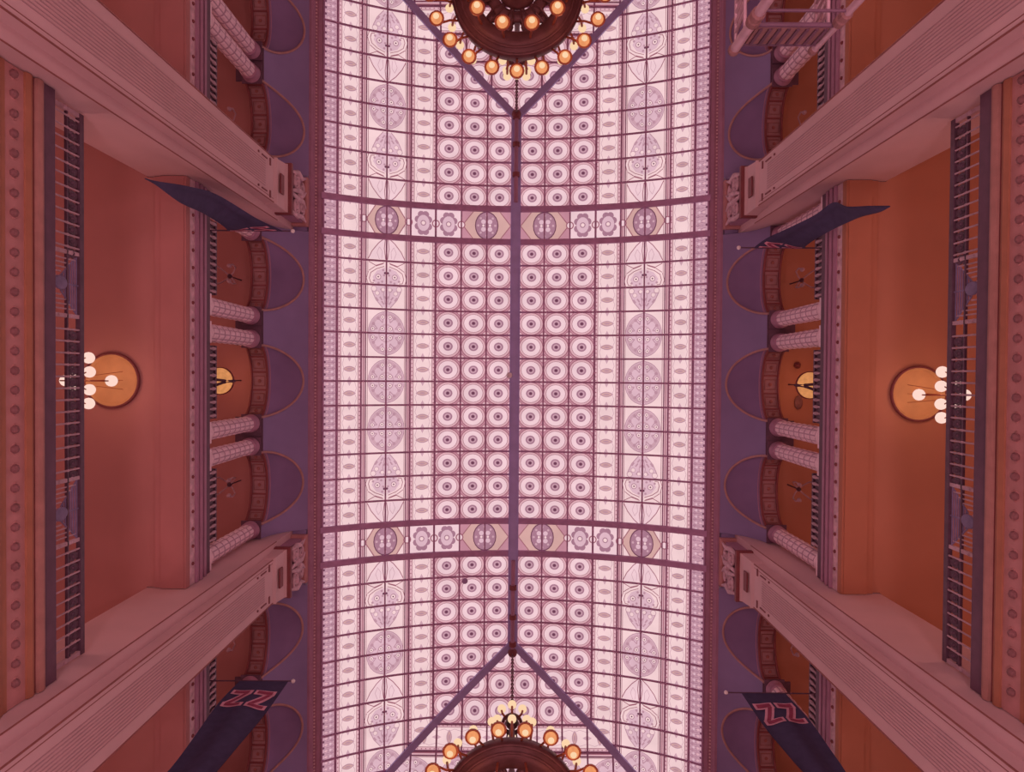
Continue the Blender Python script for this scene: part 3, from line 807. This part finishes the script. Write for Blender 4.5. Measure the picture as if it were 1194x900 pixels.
def balcony_rail(sx, side):
    x = 9.30; y0, y1 = YC - 5.80, YC + 5.80
    root = empty('balcony_railing', (sx * x, YC, 14.30), 'long wrought iron railing on the %s balcony between the two piers' % side, 'railing', 'balcony railings')
    L = 5.77
    def fin(m, nm, mm, par=root, smooth=False):
        m.v = [(sx * a, b, c) for a, b, c in m.v]; return m.build(nm, mm, par, smooth=smooth)
    m = MB(); m.box(-0.05, 0.05, -L, L, 1.20, 1.34); fin(m, 'top_rail', IRON)
    m = MB(); m.box(-0.04, 0.04, -L, L, 0.02, 0.14); fin(m, 'bottom_rail', DKPUR)
    m = MB(); m.box(-0.03, 0.03, -L, L, 0.78, 0.82); fin(m, 'middle_rail', IRON)
    for q in (-1, 1):
        m = MB(); m.box(-0.035, 0.035, min(q * L, q * (L - 0.09)), max(q * L, q * (L - 0.09)), 0.02, 1.30); m.ball((-0.02, q * (L - 0.045), 0.70), 0.06, 8, 5)
        fin(m, 'end_post', PALE_IRON)
    # ornament strip of rings under the hand rail, iron plates between
    PAN = (-2.12, 2.62)
    near = lambda y: any(abs(y - p) < 0.72 for p in PAN)
    ys_ = []; y = -L + 0.18
    while y < L - 0.1: ys_.append(y); y += 0.245
    m = MB(); last = None
    for y in ys_:
        if near(y): continue
        if last is not None and y - last > 0.4: fin(m, 'scroll_strip', IRON); m = MB()
        if last is None or y - last > 0.4: pass
        last = y
        q = y + 0.1225
        m.tube([(0, q + 0.085 * math.cos(a * PI / 5), 1.0 + 0.15 * math.sin(a * PI / 5)) for a in range(11)], 0.022, 5)
        m.box(-0.012, 0.012, q - 0.14, q + 0.14, 0.86, 0.90); m.box(-0.012, 0.012, q - 0.06, q + 0.06, 0.84, 1.18)
        m.ball((-0.01, q, 1.0), 0.05, 6, 4)
    fin(m, 'scroll_strip', IRON)
    for y in ys_:
        if near(y): continue
        b = MB(); b.tube([(-0.02, y, 0.12), (-0.02, y, 1.22)], 0.021, 6); b.ball((-0.02, y, 0.80), 0.035, 6, 4)
        fin(b, 'baluster', PALE_IRON)
    for p in PAN:
        m = MB()
        for q in (-0.66, 0.66): m.box(-0.03, 0.03, p + q - 0.04, p + q + 0.04, 0.1, 1.22)
        for q in (-1, 1):
            for k in range(5):
                y = p + q * (0.14 + 0.095 * k)
                m.tube([(0, y, 0.12), (0, y, 0.45 + 0.16 * k if k < 5 else 1.2)], 0.018, 5)
                m.ball((0, y, 0.22), 0.034, 6, 4)
            for k in range(4): m.ball((0, p + q * 0.66, 0.3 + 0.22 * k), 0.055, 6, 4)
        m.box(-0.012, 0.012, p - 0.66, p + 0.66, 0.40, 0.424)
        pan = fin(m, 'fan_panel', PALE_IRON)
        m = MB()                                        # triangle of thin bars hanging from the hand rail
        for k in range(7): w_ = 0.64 - 0.075 * (6 - k); m.box(-0.012, 0.012, p - w_, p + w_, 0.66 + 0.078 * k, 0.684 + 0.078 * k)
        for q in (-1, 1): m.tube([(0, p + q * 0.15, 0.6), (0, p + q * 0.66, 1.2)], 0.018, 5)
        m.tube([(0, p, 0.6), (0, p, 1.2)], 0.018, 5)
        fin(m, 'hanging_triangle', BLUE_IRON, pan)
        m = MB(); m.lathe([(0.001, -0.03), (0.13, -0.02), (0.15, 0.0), (0.13, 0.02), (0.001, 0.03)], 12)
        m.v = [(z - 0.03, p + a, 0.55 + b * 1.6) for a, b, z in m.v]; fin(m, 'shield', BLUE_IRON, pan)
for sx, side in SIDES: balcony_rail(sx, side)

# ================================================================== LAMPS
G_GLOBE = glow('lit opal globe', srgb(255, 214, 200), 1.02, 0.02)
G_BULB = glow('lit amber bulb', srgb(236, 152, 100), 1.0, 0.10, 8.0)
G_BULB2 = glow('lit bulb core', srgb(252, 212, 170), 1.0, 0.02)
G_BOWL = glow('lit amber bowl', srgb(208, 136, 84), 1.0, 0.15, 6.0)

def balcony_lamp(sx, side):
    x, y = 11.38, (0.24 if sx < 0 else 0.45)
    root = empty('ceiling_chandelier', (sx * x, y, 20.60), 'brass chandelier of opal globes under a gilt dish on the %s balcony ceiling' % side, 'chandelier', 'balcony chandeliers')
    m = MB(); m.lathe([(0.76, 0.0), (0.76, -0.07), (0.70, -0.07), (0.66, 0.0), (0.40, 0.01), (0.001, 0.015)], 40); dsh = m.build('dish', DISH, root, smooth=True)
    m = MB(); m.lathe([(0.70, -0.02), (0.74, -0.09), (0.79, -0.07), (0.79, 0.0)], 40, caps=False); m.build('dish_rim', DKRED, dsh, smooth=True)
    m = MB(); m.lathe([(0.07, 0), (0.05, -0.06), (0.02, -0.1), (0.02, -1.4), (0.05, -1.45), (0.09, -1.6), (0.05, -1.78), (0.001, -1.82)], 10); m.build('stem', BRASS, root, smooth=True)
    for k in range(4):
        a = k * PI / 2
        m = MB(); p = Vector((math.cos(a), math.sin(a), 0))
        m.tube([p * 0.02 + Vector((0, 0, -1.5)), p * 0.3 + Vector((0, 0, -1.62)), p * 0.55 + Vector((0, 0, -1.5)), p * 0.61 + Vector((0, 0, -1.30))], 0.018, 6)
        am = m.build('arm', BRASS, root)
        m = MB(); c = p * 0.61; m.ball((c.x, c.y, -1.16), 0.155, 16, 10); m.build('globe', G_GLOBE, am, smooth=True)
        a += PI / 4; p = Vector((math.cos(a), math.sin(a), 0))
        m = MB(); m.tube([p * 0.02 + Vector((0, 0, -1.6)), p * 0.2 + Vector((0, 0, -1.78)), p * 0.32 + Vector((0, 0, -1.66))], 0.018, 6)
        am = m.build('arm', BRASS, root)
        m = MB(); c = p * 0.33; m.ball((c.x, c.y, -1.52), 0.15, 16, 10); m.build('globe', G_GLOBE, am, smooth=True)
    for q in (-0.25, 0.0, 0.25):
        m = MB(); m.tube([(0.3 * -sx, q, -0.02), (0, q * 0.4, -1.5)], 0.008, 5); m.build('chain', BRASS, root)
    point_light('balcony lamp light', (sx * x, y, 19.5), (1.0, 0.55, 0.30), 20, 0.4)
for sx, side in SIDES: balcony_lamp(sx, side)

def pendant(sx, side, i, lit):
    c = VIS[i]; x = 10.75
    root = empty('pendant_lamp', (sx * x, c, 28.6), ('amber bowl pendant lamp' if lit else 'unlit iron pendant lamp') + ' behind the %s gallery arch %s' % (side, NEXT[i]), 'pendant lamp', 'pendant lamps of the %s gallery' % side)
    m = MB(); m.lathe([(0.03, 0), (0.03, -0.06), (0.025, -0.12), (0.025, -0.9), (0.07, -1.05), (0.09, -1.15), (0.05, -1.25), (0.001, -1.3)], 10); m.build('rod', IRON, root, smooth=True)
    if lit:
        m = MB(); m.lathe([(0.001, -2.45), (0.2, -2.42), (0.36, -2.32), (0.46, -2.15), (0.48, -2.02)], 24); bw = m.build('bowl', G_BOWL, root, smooth=True)
        m = MB(); m.lathe([(0.46, -2.05), (0.51, -2.07), (0.51, -1.98), (0.46, -1.98)], 24, caps=False); m.build('rim', DKRED, bw, smooth=True)
    if lit:
        for y1, y2, y3 in ((-0.02, -0.06, -0.12), (0.06, 0.20, 0.32)):
            m = MB(); m.tube([(0, 0, -1.15), (-sx * 0.36, 0, -1.6), (-sx * 0.52, 0, -2.0), (-sx * 0.25, y1, -2.40), (sx * 0.10, y2, -2.49), (sx * 0.42, y3, -2.28)], [0.02, 0.03, 0.05, 0.05, 0.055, 0.04], 7)
            m.build('strap', IRON, root, smooth=True)
    else:
        for k in range(4):
            a = PI / 4 + k * PI / 2; ca, sa = math.cos(a), math.sin(a)
            m = MB(); m.tube([(0.03 * ca, 0.03 * sa, -1.1), (0.2 * ca, 0.2 * sa, -1.15), (0.42 * ca, 0.42 * sa, -1.35), (0.5 * ca, 0.5 * sa, -1.75), (0.4 * ca, 0.4 * sa, -2.0)], 0.03, 6)
            m.build('arm', PALE_IRON, root)
            b = MB(); b.lathe([(0.02, -2.05), (0.06, -2.0), (0.08, -1.88), (0.04, -1.84)], 10, (0.4 * ca, 0.4 * sa, 0)); b.build('cup', PALE_IRON, root)
    if lit: point_light('pendant light', (sx * x, c, 27.2), (1.0, 0.45, 0.18), 18, 0.3)
for sx, side in SIDES:
    for i in range(1, 6): pendant(sx, side, i, i == 3)

def big_chandelier(y, z, where, ck=0.0, ph=0.0):
    root = empty('chandelier', (0, y, z), 'great bronze ring chandelier with amber bulbs hanging at the %s end' % where, 'chandelier', 'great chandeliers')
    def fin(m, nm, mm, par=root, smooth=False): return m.build(nm, mm, par, smooth=smooth)
    # z = 0 is the underside of the bronze ring
    m = MB(); m.lathe([(1.15, 0.12), (1.22, 0.0), (1.45, -0.05), (1.62, 0.0), (1.66, 0.06), (1.84, 0.08), (1.88, 0.16), (1.86, 0.42), (1.80, 0.50), (1.62, 0.52), (1.25, 0.45), (1.15, 0.30), (1.15, 0.12)], 56, caps=False)
    ring = fin(m, 'bronze_ring', BRONZE, smooth=True)
    m = MB(); m.lathe([(1.60, -0.01), (1.635, -0.035), (1.67, 0.02)], 56, caps=False); fin(m, 'ring_bead', BRONZE, ring, True)
    m = MB(); m.lathe([(1.78, 0.06), (1.815, 0.03), (1.85, 0.08)], 56, caps=False); fin(m, 'ring_bead', BRONZE, ring, True)
    m = MB(); m.lathe([(0.001, -0.55), (0.12, -0.5), (0.16, -0.35), (0.30, -0.2), (0.52, -0.02), (0.55, 0.1), (0.45, 0.2), (0.2, 0.3), (0.12, 0.8), (0.16, 1.6), (0.08, 2.2), (0.10, 4.1 + ck), (0.20, 4.35 + ck), (0.12, 4.5 + ck), (0.05, 4.9 + ck), (0.001, 4.95 + ck)], 20)
    fin(m, 'stem', BRONZE, smooth=True)
    for k in range(12):
        a = PI / 12 + k * PI / 6; ca, sa = math.cos(a), math.sin(a)
        m = MB(); m.tube([(0.45 * ca, 0.45 * sa, 0.12), (0.8 * ca, 0.8 * sa, 0.30), (1.2 * ca, 1.2 * sa, 0.22)], 0.06, 6)
        for q in (-0.07, 0.07): m.tube([(0.5 * math.cos(a + q), 0.5 * math.sin(a + q), 0.15), (0.85 * math.cos(a + q * 1.6), 0.85 * math.sin(a + q * 1.6), 0.02), (1.2 * math.cos(a + q), 1.2 * math.sin(a + q), 0.15)], 0.03, 5)
        fin(m, 'spoke', BRONZE)
        m = MB(); m.lathe([(0.02, 0.13), (0.14, 0.17), (0.16, 0.2), (0.02, 0.24)], 10, (1.02 * ca, 1.02 * sa, 0))
        e = Vector((-sa, ca, 0)); o_ = Vector((ca, sa, 0))
        m.face([o_ * 0.62 + e * 0.05 + Vector((0, 0, .2)), o_ * 0.86 + e * 0.17 + Vector((0, 0, .17)), o_ * 1.17 + e * 0.06 + Vector((0, 0, .2)), o_ * 1.17 - e * 0.06 + Vector((0, 0, .2)), o_ * 0.86 - e * 0.17 + Vector((0, 0, .17)), o_ * 0.62 - e * 0.05 + Vector((0, 0, .2))])
        fin(m, 'leaf_plate', BRONZE)
        # lamps hanging from the inside of the ring
        m = MB(); m.tube([(1.42 * ca, 1.42 * sa, 0.0), (1.50 * ca, 1.50 * sa, -0.5), (1.52 * ca, 1.52 * sa, -0.9)], 0.035, 6)
        m.lathe([(0.06, -0.88), (0.14, -0.94), (0.20, -1.02), (0.22, -1.10), (0.19, -1.10), (0.12, -0.98)], 14, (1.52 * ca, 1.52 * sa, 0), False); hd = fin(m, 'lamp_holder', BRASS)
        m = MB(); m.ball((1.52 * ca, 1.52 * sa, -1.10), 0.155, 14, 8); b = fin(m, 'bulb', G_BULB, hd, True)
        m = MB(); m.ball((1.52 * ca, 1.52 * sa, -1.19), 0.095, 12, 6); fin(m, 'bulb_core', G_BULB2, hd, True)
    m = MB(); m.lathe([(0.56, 0.14), (0.62, 0.08), (0.86, 0.08), (0.90, 0.14), (0.86, 0.24), (0.62, 0.26), (0.56, 0.14)], 40, caps=False); fin(m, 'inner_ring', BRONZE, smooth=True)
    NB_ = 22
    for k in range(NB_):
        a = -PI / 2 + ph + 2 * PI * k / NB_; ca, sa = math.cos(a), math.sin(a)
        m = MB(); m.tube([(1.84 * ca, 1.84 * sa, 0.30), (2.1 * ca, 2.1 * sa, 0.05), (2.36 * ca, 2.36 * sa, -0.02), (2.44 * ca, 2.44 * sa, -0.15)], 0.035, 6)
        m.lathe([(0.06, -0.16), (0.14, -0.22), (0.20, -0.30), (0.215, -0.38), (0.18, -0.38), (0.12, -0.26)], 14, (2.46 * ca, 2.46 * sa, 0), False); hd = fin(m, 'lamp_holder', BRASS)
        m = MB(); m.ball((2.46 * ca, 2.46 * sa, -0.38), 0.155, 14, 8); fin(m, 'bulb', G_BULB, hd, True)
        m = MB(); m.ball((2.46 * ca, 2.46 * sa, -0.47), 0.095, 12, 6); fin(m, 'bulb_core', G_BULB2, hd, True)
        a += PI / NB_; ca, sa = math.cos(a), math.sin(a)
        m = MB(); m.tube([(1.80 * ca, 1.80 * sa, 0.45), (1.95 * ca, 1.95 * sa, 0.75), (2.0 * ca, 2.0 * sa, 1.0)], 0.035, 6)
        hd = fin(m, 'candle_arm', BRASS)
        m = MB(); m.ball((2.02 * ca, 2.02 * sa, 1.12), 0.125, 12, 7); fin(m, 'bulb', G_BULB2, hd, True)
    for k in range(6):
        a = k * PI / 3; ca, sa = math.cos(a), math.sin(a)
        m = MB(); m.tube([(1.3 * ca, 1.3 * sa, 0.5), (0.28 * ca, 0.28 * sa, 4.3 + ck)], 0.025, 5); fin(m, 'suspension_rod', BRONZE)
    m = MB(); m.lathe([(0.28, 4.25 + ck), (0.36, 4.3 + ck), (0.36, 4.42 + ck), (0.28, 4.47 + ck)], 20, caps=False); cr = fin(m, 'crown_ring', BRONZE, smooth=True)
    for k in range(8):
        a = PI / 2 + k * PI / 4; ca, sa = math.cos(a), math.sin(a)
        m = MB(); m.tube([(0.3 * ca, 0.3 * sa, 4.36 + ck), (0.46 * ca, 0.46 * sa, 4.42 + ck), (0.50 * ca, 0.50 * sa, 4.57 + ck)], 0.04, 6); ar = fin(m, 'crown_arm', BRASS, cr)
        m = MB(); m.ball((0.50 * ca, 0.50 * sa, 4.70 + ck), 0.15, 12, 7); fin(m, 'bulb', G_BULB2, ar, True)
    top = ZC - 0.45 - z
    m = MB(); n = int((top - 4.9 - ck) / 0.17)
    for k in range(n):
        zz = 4.95 + ck + 0.17 * k
        e = (1, 0) if k % 2 else (0, 1)
        m.tube([(0.05 * math.cos(q * PI / 4) * e[0], 0.05 * math.cos(q * PI / 4) * e[1], zz + 0.11 * math.sin(q * PI / 4)) for q in range(9)], 0.018, 4, False)
    fin(m, 'chain', BRONZE)
    m = MB(); m.ball((0, 0, top), 0.2, 12, 8); fin(m, 'ceiling_boss', DKRED, smooth=True)
    for q in range(4):
        a = q * PI / 2 + PI / 4
        point_light('chandelier light', (1.9 * math.cos(a), y + 1.9 * math.sin(a), z - 0.9), (1.0, 0.42, 0.18), 12, 0.5)
big_chandelier(-10.90, 20.75, 'upper')
big_chandelier(11.75, 19.35, 'lower', 0.65, PI / 22)

# ================================================================== BANNERS
def catmull(P, t):
    n = len(P) - 1; x = t * n; i = min(int(x), n - 1); u = x - i
    p0, p1, p2, p3 = P[max(i - 1, 0)], P[i], P[i + 1], P[min(i + 2, n)]
    return 0.5 * ((2 * p1) + (p2 - p0) * u + (2 * p0 - 5 * p1 + 4 * p2 - p3) * u * u + (3 * p1 - p0 - 3 * p2 + p3) * u ** 3)
def banner(sx, pole_y, pole_z, tip_x, E1, E2, label, face, em_v):
    """E1 = edge nearer the hall's middle, E2 = edge nearer the gallery; lists of (|x|, y, z) from pole to hem"""
    root = empty('flag', (sx * 9.45, pole_y, pole_z), label, 'flag', 'navy banners')
    sh = (sx * 9.45, pole_y, pole_z)
    m = MB(); m.tube([(sx * 9.50, pole_y, pole_z - 0.03), (sx * tip_x, pole_y, pole_z)], 0.022, 8); pole = m.build('pole', IRON, root, shift=sh)
    m = MB(); m.ball((sx * (tip_x - 0.05), pole_y, pole_z), 0.065, 10, 6); m.build('finial', WHITE, pole, shift=sh, smooth=True)
    A = [Vector((sx * a, b, c)) for a, b, c in E1]; B = [Vector((sx * a, b, c)) for a, b, c in E2]
    def S(u, v):
        a, b = catmull(A, v), catmull(B, v); p = a.lerp(b, u)
        w = (b - a).length
        p.y += 0.05 * math.sin(u * 9.0 + 0.6) * min(1, v * 3) * min(1, w) + 0.04 * math.sin(v * 7 + u * 3) * min(1, v * 4) * min(1, w)
        return p
    nu, nv = 16, 44
    m = MB()
    for off in (0.0, 0.012):
        m.grid([[S(i / nu, j / nv) + Vector((0, off, 0)) for i in range(nu + 1)] for j in range(nv + 1)])
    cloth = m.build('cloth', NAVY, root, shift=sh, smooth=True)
    # red double Z with pale edging, on the side turned to the hall
    v0, v1 = em_v
    turn = (lambda u: 1 - u) if sx < 0 else (lambda u: u)
    def Z(u0, u1, w, lift, mm, name):
        q = MB()
        def patch(pts, n=6):
            (a, b, c, d) = pts
            rows = []
            for i in range(n + 1):
                k = i / n
                l = (a[0] + (d[0] - a[0]) * k, a[1] + (d[1] - a[1]) * k); r = (b[0] + (c[0] - b[0]) * k, b[1] + (c[1] - b[1]) * k)
                rows.append([S(turn(l[0] + (r[0] - l[0]) * j / n), v0 + (v1 - v0) * (l[1] + (r[1] - l[1]) * j / n)) + Vector((0, face * lift, 0)) for j in range(n + 1)])
            q.grid(rows)
        e = w
        patch([(u0 - e, 0 - e), (u1 + e, 0 - e), (u1 + e, 0.22 + e), (u0 - e, 0.22 + e)])
        patch([(u1 - 0.15 - e, 0.2), (u1 + e, 0.2), (u0 + 0.15 + e, 0.8), (u0 - e, 0.8)])
        patch([(u0 - e, 0.78 - e), (u1 + e, 0.78 - e), (u1 + e, 1 + e), (u0 - e, 1 + e)])
        return q.build(name, mm, cloth, shift=sh)
    us = ((0.09, 0.45), (0.55, 0.91))
    for u0, u1 in us:
        Z(u0, u1, 0.025, 0.022, PINK_CL, 'emblem_edging'); Z(u0, u1, -0.032, 0.034, RED_CL, 'emblem')
banner(-1, -4.40, 22.62, 6.95,
       [(7.20, -4.40, 22.6), (7.72, -4.66, 22.0), (8.34, -5.00, 20.5), (8.56, -4.86, 19.1), (8.80, -4.68, 17.9), (8.83, -4.62, 17.4)],
       [(8.95, -4.40, 22.6), (8.75, -4.34, 22.0), (8.76, -4.45, 20.5), (8.78, -4.46, 19.1), (8.80, -4.58, 17.9), (8.85, -4.61, 17.4)],
       'navy banner twisted to a point, on left gallery near the upper pier', 1, (0.035, 0.13))
banner(1, -3.98, 22.62, 6.95,
       [(7.35, -3.98, 22.6), (7.66, -4.26, 22.0), (8.33, -4.55, 20.6), (8.48, -4.68, 19.6), (8.55, -4.40, 18.9), (8.72, -4.22, 18.0), (8.95, -4.12, 17.55)],
       [(8.95, -3.98, 22.6), (8.75, -3.94, 22.0), (8.80, -4.07, 20.6), (8.88, -4.15, 19.6), (8.90, -4.16, 18.9), (8.95, -4.08, 18.0), (8.97, -4.10, 17.55)],
       'navy banner folded double, on right gallery near the upper pier', 1, (0.03, 0.12))
banner(-1, 9.62, 22.62, 6.90,
       [(7.00, 9.62, 22.6), (7.02, 9.63, 21.0), (7.06, 9.66, 19.4), (7.10, 9.64, 17.9), (7.18, 9.62, 17.2)],
       [(8.52, 9.62, 22.6), (8.50, 9.60, 21.0), (8.42, 9.62, 19.4), (8.34, 9.64, 17.9), (8.28, 9.62, 17.2)],
       'navy banner hanging straight, on left gallery below the lower pier', -1, (0.13, 0.285))
banner(1, 9.86, 22.62, 6.72,
       [(7.15, 9.86, 22.6), (7.16, 9.86, 21.0), (7.18, 9.87, 19.6), (7.24, 9.86, 18.4), (7.40, 9.86, 17.7)],
       [(8.52, 9.86, 22.6), (8.52, 9.86, 21.0), (8.48, 9.87, 19.6), (8.42, 9.86, 18.6), (8.30, 9.86, 17.8)],
       'navy banner hanging straight, on right gallery below the lower pier', -1, (0.13, 0.315))

# ================================================================== SCAFFOLD TOWER
def scaffold():
    X0, X1, Y0_, Y1_, ZT = 2.36, 3.22, -5.15, -3.55, 8.0
    root = empty('scaffold_tower', ((X0 + X1) / 2, (Y0_ + Y1_) / 2, FLOOR), 'tall pale tube scaffold tower with timber toe boards rising beside upper right pier', 'scaffold')
    sh = tuple(root.location)
    for x in (X0, X1):
        for y in (Y0_, Y1_):
            r = 0.052 if x == X0 else 0.040
            m = MB(); m.tube([(x, y, FLOOR), (x, y, ZT)], r, 12); po = m.build('post', ALU, root, shift=sh, smooth=True)
            m = MB(); m.lathe([(r + .004, -0.06), (r + .014, -0.03), (r + .01, 0.02), (r * .6, 0.03)], 12, (x, y, ZT)); m.build('post_cap', TIMBER, po, shift=sh)
            for z in (7.28, 4.9, 2.8):
                m = MB(); m.lathe([(r + .003, -0.12), (r + .02, -0.10), (r + .02, -0.02), (r + .006, 0), (r + .02, 0.02), (r + .02, 0.10), (r + .003, 0.12)], 12, (x, y, z)); m.build('coupling', TIMBER, po, shift=sh)
    for y in (Y1_, Y0_):
        for z, r in ((7.85, .022), (7.42, .026), (7.13, .016), (6.5, .02), (6.0, .02), (5.5, .02)):
            m = MB(); m.tube([(X0, y, z), (X1, y, z)], r, 8); m.build('rung', DKPUR if z > 6.9 else ALU, root, shift=sh)
        m = MB()
        m.box(X0 + 0.07, X1 - 0.05, y - 0.012, y + 0.012, 7.46, 7.82); tb = m.build('toe_board', TIMBER, root, shift=sh)
        m = MB()
        for k in range(8):
            x = X0 + 0.12 + (X1 - X0 - 0.2) * k / 7; m.box(x - 0.016, x + 0.016, y - 0.02, y + 0.03, 7.47, 7.81)
        m.build('board_batten', DKPUR, tb, shift=sh)
    for x in (X0, X1):
        m = MB()
        for z in (7.93, 7.62): m.tube([(x, Y0_, z), (x, Y1_ - 0.06, z)], 0.020, 8)
        for k in range(13):
            a = Y0_ + 0.1 + (Y1_ - 0.24 - Y0_) * k / 13; m.tube([(x, a, 7.62), (x, a + 0.09, 7.93)], 0.020, 6)
        m.build('side_guard', ALU, root, shift=sh)
    m = MB(); m.box(X0 + 0.1, X1 - 0.25, Y0_ + 0.1, Y1_ - 0.75, 6.7, 6.74); m.build('platform', DKPUR, root, shift=sh)
scaffold()


# small fittings on the gallery ceiling
m = MB(); m.lathe([(0.10, 0), (0.13, -0.03), (0.13, -0.08), (0.07, -0.10), (0.06, -0.16), (0.001, -0.17)], 14)
tag(m.build('ceiling_fitting', DKRED, None, (11.05, -0.45, 28.6), True), 'small dark round knob on the right gallery ceiling above the middle arch', 'ceiling fitting')
m = MB(); m.lathe([(0.12, 0), (0.20, -0.02), (0.20, -0.06), (0.12, -0.09), (0.10, -0.07), (0.001, -0.08)], 18)
m.v = [(x * 0.8, y * 1.35, z) for x, y, z in m.v]
tag(m.build('ceiling_fitting', TIMBER, None, (11.12, 1.0, 28.6), True), 'dark oval plaque on right gallery ceiling beside the amber pendant lamp', 'ceiling fitting')
